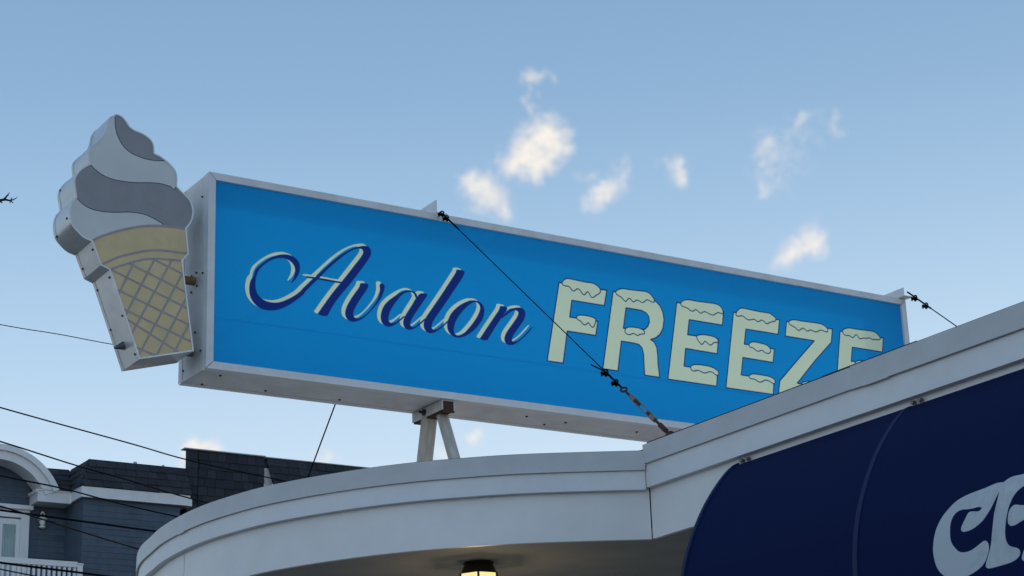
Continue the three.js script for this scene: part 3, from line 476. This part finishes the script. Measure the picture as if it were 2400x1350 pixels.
// ---------------------------------------------------------------- awning
{
  const aw = thing('awning', 'navy fabric awning with pale hand-painted lettering under the roof edge', 'awning', [CORNER[0], 0, CORNER[1]], -Math.atan2(TZ, TX));
  const PR = [[-0.034, 3.594], [-0.014, 3.584], [0.03, 3.550], [0.08, 3.498], [0.13, 3.438], [0.178, 3.372], [0.222, 3.298], [0.252, 3.24], [0.279, 3.18], [0.302, 3.12], [0.320, 3.06], [0.336, 2.98], [0.345, 2.9], [0.35, 2.8], [0.352, 2.6]];
  const arc = [0]; for (let i = 1; i < PR.length; i++) arc.push(arc[i - 1] + Math.hypot(PR[i][0] - PR[i - 1][0], PR[i][1] - PR[i - 1][1]));
  const S0 = 0.656, S1 = 3.4, AL = 1.125, W = 2048, H = 840, c = document.createElement('canvas'); c.width = W; c.height = H;
  const x = c.getContext('2d'), k = W / (S1 - S0);
  x.fillStyle = '#061843'; x.fillRect(0, 0, W, H);
  const r = rng(31); x.globalAlpha = 0.10; for (let i = 0; i < 9000; i++) { x.fillStyle = r() < 0.5 ? '#050f30' : '#16296a'; x.fillRect(r() * W, r() * H, 1 + r() * 3, 1 + r() * 7); }
  x.globalAlpha = 0.35; for (let i = 0; i < 26; i++) { x.fillStyle = '#22357a'; x.fillRect(r() * W, r() * H, 1 + r() * 2, 3 + r() * 16); } x.globalAlpha = 1;
  const letters = new Path2D(); for (const a of AWNING_PRINT) { const n = a.length / 2, P = (i) => [(a[(i % n) * 2] / 1000 - S0) * k, (a[(i % n) * 2 + 1] / 1000) * k], m = (p, q) => [(p[0] + q[0]) / 2, (p[1] + q[1]) / 2]; letters.moveTo(...m(P(0), P(1))); for (let i = 1; i <= n; i++) letters.quadraticCurveTo(...P(i), ...m(P(i), P(i + 1))); letters.closePath(); }
  x.fillStyle = '#b9c0c6'; x.fill(letters); x.save(); x.clip(letters);
  x.globalAlpha = 0.16; for (let i = 0; i < 900; i++) { x.fillStyle = r() < 0.5 ? '#8f989f' : '#d3d8da'; x.beginPath(); x.ellipse(1300 + r() * 748, r() * H, 4 + r() * 22, 2 + r() * 9, r() * 3, 0, 7); x.fill(); } x.restore();
  const print = new THREE.CanvasTexture(c); print.colorSpace = THREE.SRGBColorSpace; print.magFilter = print.minFilter = THREE.LinearFilter;
  const fabric = new THREE.MeshPhysicalMaterial({ map: print, roughness: 0.85, bumpMap: FINE, bumpScale: 0.0006, specularIntensity: 0.3 }), plain = mat({ color: rgb(0.004, 0.013, 0.078), roughness: 0.85 }), seamM = mat({ color: rgb(0.0025, 0.0125, 0.073), roughness: 0.8 });
  // cloth: slight sag between the ribs at 0.66, 1.78 and 2.9
  const NS = 60, pr = []; for (let i = 0; i < PR.length - 1; i++) for (let q = 0; q < 3; q++) pr.push([PR[i][0] + (PR[i + 1][0] - PR[i][0]) * q / 3, PR[i][1] + (PR[i + 1][1] - PR[i][1]) * q / 3, arc[i] + (arc[i + 1] - arc[i]) * q / 3]); pr.push([...PR[PR.length - 1], arc[arc.length - 1]]);
  const pos = [], uv = [], idx = [], nz = pr.length;
  for (let i = 0; i <= NS; i++) for (let j = 0; j < nz; j++) {
    const s = S0 + (S1 - S0) * i / NS, f = Math.abs(Math.sin(Math.PI * (s - 0.656) / 1.112)), [o, y, l] = pr[j], sag = 0.006 * (fbm(s * 2.6 + 9, l * 1.3 + 4, 3) - 0.5) * Math.min(1, l * 6) + 0.010 * f * Math.sin(Math.PI * Math.min(1, l / 0.9)), kx = 0.7;
    pos.push(s, y - sag * 0.5, o - sag * kx); uv.push((s - S0) / (S1 - S0), 1 - l * k / H);
  }
  for (let i = 0; i < NS; i++) for (let j = 0; j < nz - 1; j++) { const a = i * nz + j, b = a + nz; idx.push(a, a + 1, b, b, a + 1, b + 1); }
  const g = new THREE.BufferGeometry(); g.setAttribute('position', new THREE.Float32BufferAttribute(pos, 3)); g.setAttribute('uv', new THREE.Float32BufferAttribute(uv, 2)); g.setIndex(idx); g.computeVertexNormals();
  fabric.side = THREE.DoubleSide; part('canopy_cloth', g, fabric, aw);
  const hoop = (s, w, lift) => { const p = PR.map(([o, y]) => [o, y]); return slab(ribbon(smooth(p, 3), lift * 2), s - w / 2, s + w / 2).rotateY(Math.PI / 2).scale(1, 1, -1); };
  const hoop2 = (s, w, t) => { const b = boxUV(new THREE.ExtrudeGeometry(shapeOf(ribbon(smooth(PR.slice(0, 15), 3), t)), { depth: w, bevelEnabled: false })), p = b.attributes.position; for (let i = 0; i < p.count; i++) p.setXYZ(i, s + p.getZ(i), p.getY(i), p.getX(i)); b.computeVertexNormals(); return b; };
  part('rib_seam', hoop2(1.762, 0.026, 0.0045), seamM, aw); part('edge_welt', hoop2(0.648, 0.020, 0.016), seamM, aw); part('rib_seam', hoop2(2.88, 0.030, 0.006), seamM, aw);
  part('valance', box(S0, S1, 2.36, 2.6, 0.349, 0.353), plain, aw);
  part('head_rail', rod([S0, 3.582, -0.024], [S1, 3.582, -0.024], 0.008, 8), plain, aw);
  { const end = smooth(PR, 2).concat([[-0.034, 2.6]]), b = boxUV(new THREE.ExtrudeGeometry(shapeOf(end), { depth: 0.004, bevelEnabled: false })), p = b.attributes.position; for (let i = 0; i < p.count; i++) p.setXYZ(i, S0 + 0.004 + p.getZ(i), p.getY(i), p.getX(i) - 0.001); b.computeVertexNormals(); part('end_cloth', b, plain, aw); }
  for (const s of [0.70, 1.81, 2.93]) for (const q of [0, 0.042]) part('mounting_clip', [rod([s + q, 3.580, -0.028], [s + q, 3.610, -0.028], 0.008, 10), rod([s + q, 3.602, -0.034], [s + q, 3.602, -0.012], 0.009, 8)], M.galv, aw);
}

// ---------------------------------------------------------------- lamp under the canopy
{
  const at = [-0.222, 3.405, -9.83], lamp = thing('soffit_lamp', 'small lit lantern with faceted glass under the curved canopy', 'lamp', at);
  part('base', new THREE.CylinderGeometry(0.078, 0.078, 0.010, 8).translate(0, -0.005, 0), M.dark, lamp);
  part('cap', new THREE.CylinderGeometry(0.072, 0.096, 0.054, 8).translate(0, -0.037, 0), M.bronze, lamp);
  const glow = new THREE.MeshStandardMaterial({ color: rgb(0.9, 0.78, 0.5), roughness: 0.3, emissive: rgb(1.0, 0.74, 0.30), emissiveIntensity: 1.1 });
  for (let i = 0; i < 6; i++) { const a = (i + 0.5) * Math.PI / 3; part('glass_pane', box(-0.047, 0.047, -0.165, -0.0655, 0.088, 0.092).rotateY(a), glow, lamp); part('frame_bar', box(-0.006, 0.006, -0.17, -0.062, 0.098, 0.108).rotateY(i * Math.PI / 3), M.steel, lamp); }
  part('bottom_ring', new THREE.CylinderGeometry(0.115, 0.10, 0.014, 6).translate(0, -0.170, 0), M.dark, lamp);
  const l = new THREE.PointLight(rgb(1.0, 0.70, 0.36), 0.24); l.position.set(0, -0.24, 0); l.castShadow = true; l.shadow.radius = 2; lamp.add(l);
}

// ---------------------------------------------------------------- shingled house across the way
const HOUSE_AT = [-7.33, 0, -32.18];
{
  const house = thing('shingled_house', 'slate-blue house with dark shingled roofs and white trim, behind the canopy', 'house', HOUSE_AT, YAW);
  const H = {
    siding: [grain([0.070, 0.098, 0.135], 0.3, 9, 41, 0.85), grain([0.065, 0.092, 0.127], 0.3, 9, 42, 0.85), grain([0.075, 0.104, 0.142], 0.3, 9, 43, 0.85)],
    shingle: [grain([0.026, 0.030, 0.038], 0.6, 30, 44, 0.95), grain([0.033, 0.037, 0.045], 0.6, 30, 45, 0.95), grain([0.021, 0.025, 0.033], 0.6, 30, 46, 0.95)],
    trim: M.white, under: mat({ color: rgb(0.02, 0.025, 0.033), roughness: 0.95 }), pane: M.glass,
    curtain: grain([0.33, 0.42, 0.42], 0.2, 6, 47, 0.95), wall: grain([0.065, 0.09, 0.125], 0.2, 9, 48, 0.9), metal: grain([0.45, 0.45, 0.45], 0.2, 8, 49, 0.5),
  };
  const B = (s0, s1, y0, y1, d0, d1) => box(s0, s1, y0, y1, -d1, -d0);
  // plain bodies behind the cladding
  part('wall', B(0.012, 1.75, 0, 8.87, 0.115, 6), H.wall, house);
  part('wall', B(-3.2, 0.0, 0, 8.99, 0.965, 6), H.wall, house);
  part('wall', B(1.93, 8.6, 0, 9.2, 0.62, 6), H.under, house);
  // lapped boards
  const r = rng(8), lap = (L) => boxUV(new THREE.BoxGeometry(L, 0.104, 0.012).rotateX(-0.07));
  const gFront = lap(1.745), gLeft = lap(2.2), gTop = lap(1.7), gSide = lap(0.855).rotateY(Math.PI / 2);
  for (let i = 0; i < 26; i++) {
    const y = 7.02 + i * 0.1, m = H.siding[Math.floor(r() * 3)];
    if (y < 8.86) { const f = part('siding_board', gFront, m, house); f.position.set(0.88, y, -0.108); }
    const w = part('siding_board', y > 9.0 ? gTop : gLeft, H.siding[Math.floor(r() * 3)], house); w.position.set(y > 9.0 ? -1.5 : -1.1, y + 0.004, -0.957);
    if (y < 8.86) { const q = part('siding_board', gSide, H.siding[Math.floor(r() * 3)], house); q.position.set(0.004, y + 0.002, -0.53); }
  }
  // eaves: white fascia boards and soffits, stepping round the bay
  part('fascia_board', B(-0.07, 1.90, 8.87, 9.05, 0, 0.03), H.trim, house); part('fascia_board', B(-0.07, -0.04, 8.87, 9.05, 0.033, 0.52), H.trim, house);
  part('fascia_board', B(-0.62, -0.072, 8.845, 9.03, 0.52, 0.55), H.trim, house); part('fascia_board', B(-0.655, -0.622, 8.845, 9.03, 0.52, 0.93), H.trim, house);
  part('crown_strip', [B(-0.66, -0.07, 9.032, 9.05, 0.50, 0.56), B(-0.69, -0.66, 9.0, 9.05, 0.50, 0.93)], H.trim, house);
  part('soffit', B(-0.04, 1.88, 8.875, 8.885, 0.032, 0.95), H.metal, house); part('soffit', B(-0.62, -0.04, 8.85, 8.86, 0.55, 0.95), H.metal, house);
  part('fascia_end', B(1.86, 1.93, 8.865, 9.0, -0.004, 0.2), H.trim, house);
  // shingle courses laid on a sloped quad: a, b bottom corners, c, d top corners (s, y, depth)
  const sg = boxUV(new THREE.BoxGeometry(1, 1, 1));
  function shingles(a, b, cTop, dTop, cw, ch, seed) {
    const rr = rng(seed), P = (q) => new THREE.Vector3(q[0], q[1], -q[2]), A = P(a), Bq = P(b), C = P(cTop), D = P(dTop), up = C.clone().sub(Bq).add(D.clone().sub(A)).multiplyScalar(0.5), rows = Math.max(1, Math.round(up.length() / ch));
    for (let j = 0; j < rows; j++) {
      const L = A.clone().lerp(D, (j + 0.5) / rows), R = Bq.clone().lerp(C, (j + 0.5) / rows), w = R.clone().sub(L), n = Math.max(1, Math.round(w.length() / cw)), ax = w.clone().normalize(), nn = ax.clone().cross(up).normalize(), uy = nn.clone().cross(ax);
      let x = -rr() * cw * (j % 2);
      const total = w.length();
      while (x < total - 0.01) {
        const wd = cw * (0.75 + rr() * 0.5), x0 = Math.max(0, x), x1 = Math.min(total, x + wd) - 0.006; x += wd;
        if (x1 - x0 < 0.02) continue;
        const m = part('shingle', sg, H.shingle[Math.floor(rr() * 3)], house), t = 0.013 + rr() * 0.006, h = (up.length() / rows) * 1.02;
        m.matrixAutoUpdate = true;
        const c = L.clone().addScaledVector(ax, (x0 + x1) / 2).addScaledVector(nn, 0.004 + rr() * 0.003 + t / 2);
        const tilt = new THREE.Quaternion().setFromAxisAngle(ax, -0.07 - rr() * 0.03), q = new THREE.Quaternion().setFromRotationMatrix(new THREE.Matrix4().makeBasis(ax, uy, nn)).premultiply(tilt);
        m.position.copy(c); m.quaternion.copy(q); m.scale.set(x1 - x0, h, t);
      }
    }
  }
  const hull = (pts) => { const g = new THREE.BufferGeometry(); g.setAttribute('position', new THREE.Float32BufferAttribute(pts.flatMap(([s, y, d]) => [s, y, -d]), 3)); g.setIndex([0, 1, 2, 0, 2, 3]); g.computeVertexNormals(); return boxUV(g); };
  const BAY = [[-0.07, 9.052, 0.0], [1.92, 9.052, 0.0], [1.93, 9.58, 0.30], [0.15, 9.58, 0.30]];
  const SIDE = [[-0.07, 9.052, 0.53], [-0.07, 9.052, 0.0], [0.15, 9.58, 0.30], [0.02, 9.50, 0.86]];
  const LEFT = [[-0.46, 9.052, 0.53], [-0.07, 9.052, 0.53], [0.02, 9.49, 0.85], [-0.46, 9.48, 0.85]];
  for (const q of [BAY, SIDE, LEFT]) part('roof_deck', hull(q), H.under, house);
  part('roof_deck', plan([[-0.46, -0.85], [0.02, -0.86], [0.15, -0.40], [1.93, -0.40], [1.93, -1.6], [-0.46, -1.6]], 9.40, 9.485), H.under, house);
  part('roof_deck', plan([[0.15, -0.31], [1.93, -0.31], [1.93, -0.5], [0.15, -0.5]], 9.45, 9.578), H.under, house);
  shingles(...BAY, 0.20, 0.145, 3); shingles(...SIDE, 0.20, 0.145, 4); shingles(...LEFT, 0.20, 0.145, 5);
  part('ridge_cap', rod([0.15, 9.592, -0.31], [1.93, 9.592, -0.31], 0.016, 6), H.under, house); part('ridge_cap', rod([0.15, 9.592, -0.31], [-0.065, 9.065, -0.01], 0.016, 6), H.under, house); part('ridge_cap', rod([-0.46, 9.497, -0.86], [0.0, 9.507, -0.87], 0.016, 6), H.under, house);
  part('roof_vent', B(0.98, 1.03, 9.58, 9.645, 0.33, 0.38), H.metal, house); part('roof_vent', B(1.505, 1.54, 9.58, 9.635, 0.33, 0.37), H.metal, house);
  // tall shingled parapet and the mansard next to it
  part('parapet_body', B(1.94, 3.41, 8.3, 9.93, 0.262, 0.34), H.under, house);
  const W1 = [[1.93, 8.50, 0.25], [2.13, 8.50, 0.25], [2.13, 9.925, 0.25], [1.93, 9.925, 0.25]], W2 = [[2.14, 8.50, 0.25], [3.42, 8.50, 0.25], [3.42, 9.925, 0.25], [2.14, 9.925, 0.25]];
  shingles(...W1, 0.4, 0.16, 6); shingles(...W2, 0.185, 0.16, 7);
  const MAN = [[3.56, 9.05, -0.02], [7.2, 9.05, -0.02], [7.2, 9.925, 0.27], [3.47, 9.925, 0.27]];
  part('roof_deck', hull(MAN.map(([s, y, d]) => [s, y, d + 0.006])), H.under, house); shingles(...MAN, 0.20, 0.145, 9);
  part('roof_deck', plan([[3.5, -0.3], [7.2, -0.3], [7.2, -0.6], [3.5, -0.6]], 9.80, 9.92), H.under, house);
  part('parapet_cap', [B(1.86, 3.43, 9.94, 9.958, 0.20, 0.38)], H.metal, house); part('parapet_cap', B(3.44, 7.2, 9.938, 9.953, 0.24, 0.6), H.metal, house);
  part('gable_trim', hull([[3.44, 9.05, 0.285], [3.60, 9.05, 0.285], [3.60, 9.75, 0.285], [3.44, 9.75, 0.285]]), H.trim, house);
  part('wall', B(3.43, 7.2, 7.6, 9.05, 0.30, 1), H.under, house);
  // arched dormer trim on the left
  {
    const cx = -1.36, cy = 8.607, R0 = 0.90, R1 = 1.15, N = 32, arcP = (R, a0 = 0.40, a1 = Math.PI - 0.40) => Array.from({ length: N + 1 }, (_, i) => { const a = a0 + (a1 - a0) * i / N; return [cx + R * Math.cos(a), cy + R * Math.sin(a)]; });
    const band = (Ra, Rb, z0, z1) => slab([...arcP(Rb), ...arcP(Ra).reverse()], z0, z1);
    part('arch_trim', band(R0, R1 - 0.10, -0.93, -0.50), H.trim, house); part('arch_crown', band(R1 - 0.10, R1, -0.93, -0.45), H.trim, house);
    part('arch_roof', slab([...arcP(R1 - 0.02)], -2.5, -0.975), H.under, house);
  }
  // window in the left wall with trim, sash, curtain
  {
    const w = new THREE.Group(); w.name = 'window'; house.add(w); const d = 0.95, F = (s0, s1, y0, y1, d0, d1) => B(s0, s1, y0, y1, d0, d1);
    part('casing', F(-0.80, -0.655, 6.6, 8.62, d - 0.06, d + 0.01), H.trim, w); part('casing', F(-2.3, -0.655, 8.62, 8.745, d - 0.06, d + 0.01), H.trim, w); part('casing', F(-2.3, -0.61, 8.76, 8.83, d - 0.11, d + 0.01), H.trim, w); part('casing', F(-2.3, -0.64, 8.745, 8.76, d - 0.075, d + 0.01), H.metal, w);
    part('sash', [F(-0.87, -0.80, 6.6, 8.60, d - 0.02, d + 0.02), F(-1.20, -1.10, 6.6, 8.60, d - 0.02, d + 0.02), F(-1.10, -0.87, 8.50, 8.60, d - 0.02, d + 0.02), F(-2.3, -1.20, 8.50, 8.60, d - 0.02, d + 0.02)], H.trim, w);
    part('pane', F(-1.105, -0.865, 6.6, 8.505, d - 0.004, d - 0.001), H.pane, w); part('pane', F(-2.2, -1.195, 6.6, 8.505, d - 0.004, d - 0.001), H.pane, w);
    const cg = new THREE.PlaneGeometry(1.3, 1.9, 90, 1), p = cg.attributes.position; for (let i = 0; i < p.count; i++) p.setZ(i, 0.007 * Math.sin(p.getX(i) * 120) + 0.004 * Math.sin(p.getX(i) * 47)); cg.computeVertexNormals();
    part('curtain', boxUV(cg.translate(-1.5, 7.55, -d - 0.0)).translate(0, 0, 0.012), H.curtain, w);
  }
}
{
  const U = (s, y, d) => [HOUSE_AT[0] + CY * s - SY * d, y, HOUSE_AT[2] - SY * s - CY * d];
  const l = thing('wall_lamp', 'small white gooseneck lantern on the blue wall beside the window', 'lamp', U(-0.43, 8.42, 0.95), YAW);
  part('hook', new THREE.TorusGeometry(0.032, 0.009, 6, 16, Math.PI).scale(1, 2, 1).translate(0.0, 0.26, 0.06), M.white, l);
  part('shade', new THREE.CylinderGeometry(0.03, 0.085, 0.07, 14).translate(0, 0.225, 0.07), M.white, l); part('globe', new THREE.SphereGeometry(0.052, 14, 10).scale(1, 1.1, 1).translate(0, 0.14, 0.07), M.white, l);
  part('wall_plate', new THREE.CylinderGeometry(0.05, 0.05, 0.015, 14).rotateX(Math.PI / 2).translate(0, 0.19, 0.012), M.white, l); part('bottom_cap', new THREE.SphereGeometry(0.045, 12, 8).scale(1.3, 0.6, 1.3).translate(0, 0.065, 0.07), M.white, l);
  const b = thing('balcony_railing', 'white balcony railing with square balusters in front of the blue house', 'railing', U(-1.3, 6.75, 0), YAW);
  const R = (s0, s1, y0, y1, d0, d1) => box(s0 + 1.3, s1 + 1.3, y0 - 6.75, y1 - 6.75, -d1, -d0);
  part('top_rail', R(-2.6, -0.11, 7.655, 7.745, -0.045, 0.045), M.white, b); part('bottom_rail', R(-2.6, -0.11, 6.86, 6.93, -0.03, 0.03), M.white, b);
  part('post', R(-0.11, -0.02, 6.75, 7.70, -0.05, 0.05), M.white, b); part('post_cap', boxUV(new THREE.CylinderGeometry(0.05, 0.085, 0.03, 4).rotateY(Math.PI / 4).translate(1.235, 0.965, 0)), M.white, b); part('post_cap', R(-0.125, -0.005, 7.70, 7.715, -0.06, 0.06), M.white, b);
  const bal = box(-0.021, 0.021, 0.18, 0.905, -0.021, 0.021); for (let i = 0; i < 28; i++) { const m = part('baluster', bal, M.white, b); m.position.x = 1.3 - 0.15 - i * 0.087; }
  part('deck', R(-2.6, 0, 6.65, 6.75, -0.4, 0.95), M.stucco, b);
}

// ---------------------------------------------------------------- overhead wires on the left, a bare branch
{
  const wires = [
    ['topmost of the dark wires, crossing the sky above the house roof', [[-9.5, 7.45, -14.5], [-5.68, 7.30, -20.64], [-4.56, 7.30, -22.54], [-4.1, 7.30, -23.36], [-2.88, 7.30, -24.95], [-1.6, 7.35, -26.8]], 0.0088],
    ['dark wire running past the white arch and over the roof shingles', [[-8.6, 6.85, -14.2], [-5.43, 6.70, -19.81], [-4.89, 6.70, -21.01], [-4.48, 6.70, -21.79], [-3.97, 6.70, -22.84], [-3.0, 6.75, -24.6]], 0.0088],
    ['dark wire crossing under the white arch and the white eaves', [[-8.9, 6.4, -15.2], [-5.38, 6.30, -19.67], [-4.89, 6.30, -20.36], [-4.62, 6.30, -20.88], [-4.34, 6.30, -21.4], [-3.96, 6.30, -22.0], [-3.3, 6.3, -23.0]], 0.0088],
    ['thick wire nearly level across the window top and the lantern', [[-8.6, 6.0, -16.6], [-5.32, 5.9, -19.50], [-5.08, 5.9, -19.74], [-4.45, 5.9, -20.38], [-3.96, 5.9, -20.87], [-3.0, 5.95, -21.9]], 0.0115],
    ['dark wire dropping steeply from the window top to the canopy edge', [[-7.6, 5.9, -13.6], [-5.14, 5.8, -18.88], [-5.01, 5.8, -19.22], [-4.91, 5.8, -19.5], [-4.5, 5.8, -20.64], [-4.2, 5.8, -21.4], [-3.5, 5.8, -23]], 0.0088],
    ['thick black cable directly below the white balcony rail', [[-8.4, 5.3, -15.1], [-5.06, 5.2, -18.69], [-4.74, 5.2, -19.05], [-4.43, 5.2, -19.38], [-4.19, 5.2, -19.65], [-3.0, 5.25, -21.0]], 0.0115],
    ['thin dark wire across the balusters, lowest on the left', [[-6.4, 5.15, -15.9], [-5.01, 5.1, -18.49], [-4.82, 5.1, -18.85], [-4.2, 5.1, -20.0]], 0.0065],
    ['thin single wire in the sky that ends behind the cone sign', [[-9.5, 8.8, -18.7], [-6.02, 8.6, -21.7], [-5.43, 8.6, -22.17], [-4.9, 8.6, -22.65], [-3.6, 8.65, -23.8]], 0.0055],
  ];
  for (const [label, pts, rad] of wires) {
    const m = new THREE.Mesh(tube(pts, rad, 6, 60), M.cable); m.name = numbered('overhead_wire'); m.userData = { label, category: 'wire', group: 'overhead wires on the left' }; m.castShadow = true; scene.add(m);
  }
  const bark = grain([0.022, 0.02, 0.024], 0.6, 20, 61, 0.95), tree = thing('bare_tree', 'bare branch tip with short twigs at the left edge of the sky', 'tree', [-7.2, 0, -12.6]);
  const rel = (p) => [p[0] + 7.2, p[1], p[2] + 12.6], seg = (pts, r0, r1) => { const c = new THREE.CatmullRomCurve3(pts.map((p) => V3(rel(p)))), n = 40, g = new THREE.TubeGeometry(c, n, 1, 8), p = g.attributes.position; for (let i = 0; i <= n; i++) { const q = c.getPointAt(i / n), r = r0 + (r1 - r0) * i / n; for (let k = 0; k <= 8; k++) { const j = i * 9 + k; p.setXYZ(j, q.x + (p.getX(j) - q.x) * r, q.y + (p.getY(j) - q.y) * r, q.z + (p.getZ(j) - q.z) * r); } } g.computeVertexNormals(); return boxUV(g); };
  part('trunk', seg([[-7.2, 0, -12.6], [-7.15, 2, -12.65], [-7.25, 4.4, -12.6], [-7.1, 7.2, -12.7], [-7.2, 9.5, -12.6]], 0.17, 0.03), bark, tree);
  part('limb', seg([[-7.2, 4.6, -12.6], [-6.4, 5.9, -12.8], [-5.3, 6.6, -13.1], [-4.4, 6.83, -13.35], [-3.959, 6.871, -13.43], [-3.785, 6.917, -13.479]], 0.06, 0.0135), bark, tree);
  part('limb', seg([[-7.18, 5.6, -12.62], [-7.8, 7.0, -12.4], [-8.3, 8.4, -12.1]], 0.06, 0.01), bark, tree);
  const twigs = [[[-3.80, 6.913, -13.475], [-3.752, 6.926, -13.488], [-3.714, 6.922, -13.498], [-3.687, 6.934, -13.506], [-3.665, 6.951, -13.511]].concat([]), [[-3.76, 6.924, -13.486], [-3.739, 6.956, -13.491], [-3.722, 6.984, -13.496]], [[-3.716, 6.922, -13.498], [-3.692, 6.903, -13.504]], [[-3.718, 6.921, -13.498], [-3.713, 6.900, -13.499]], [[-3.708, 6.926, -13.5], [-3.704, 6.946, -13.501]], [[-3.742, 6.950, -13.49], [-3.727, 6.962, -13.494]], [[-3.79, 6.912, -13.478], [-3.768, 6.900, -13.484]]];
  const rad = [[0.013, 0.002], [0.010, 0.0025], [0.005, 0.003], [0.004, 0.0025], [0.006, 0.003], [0.005, 0.002], [0.006, 0.004]];
  twigs.forEach((t, i) => part('twig', seg(t, ...rad[i]), bark, tree));
}

renderer.render(scene, camera);
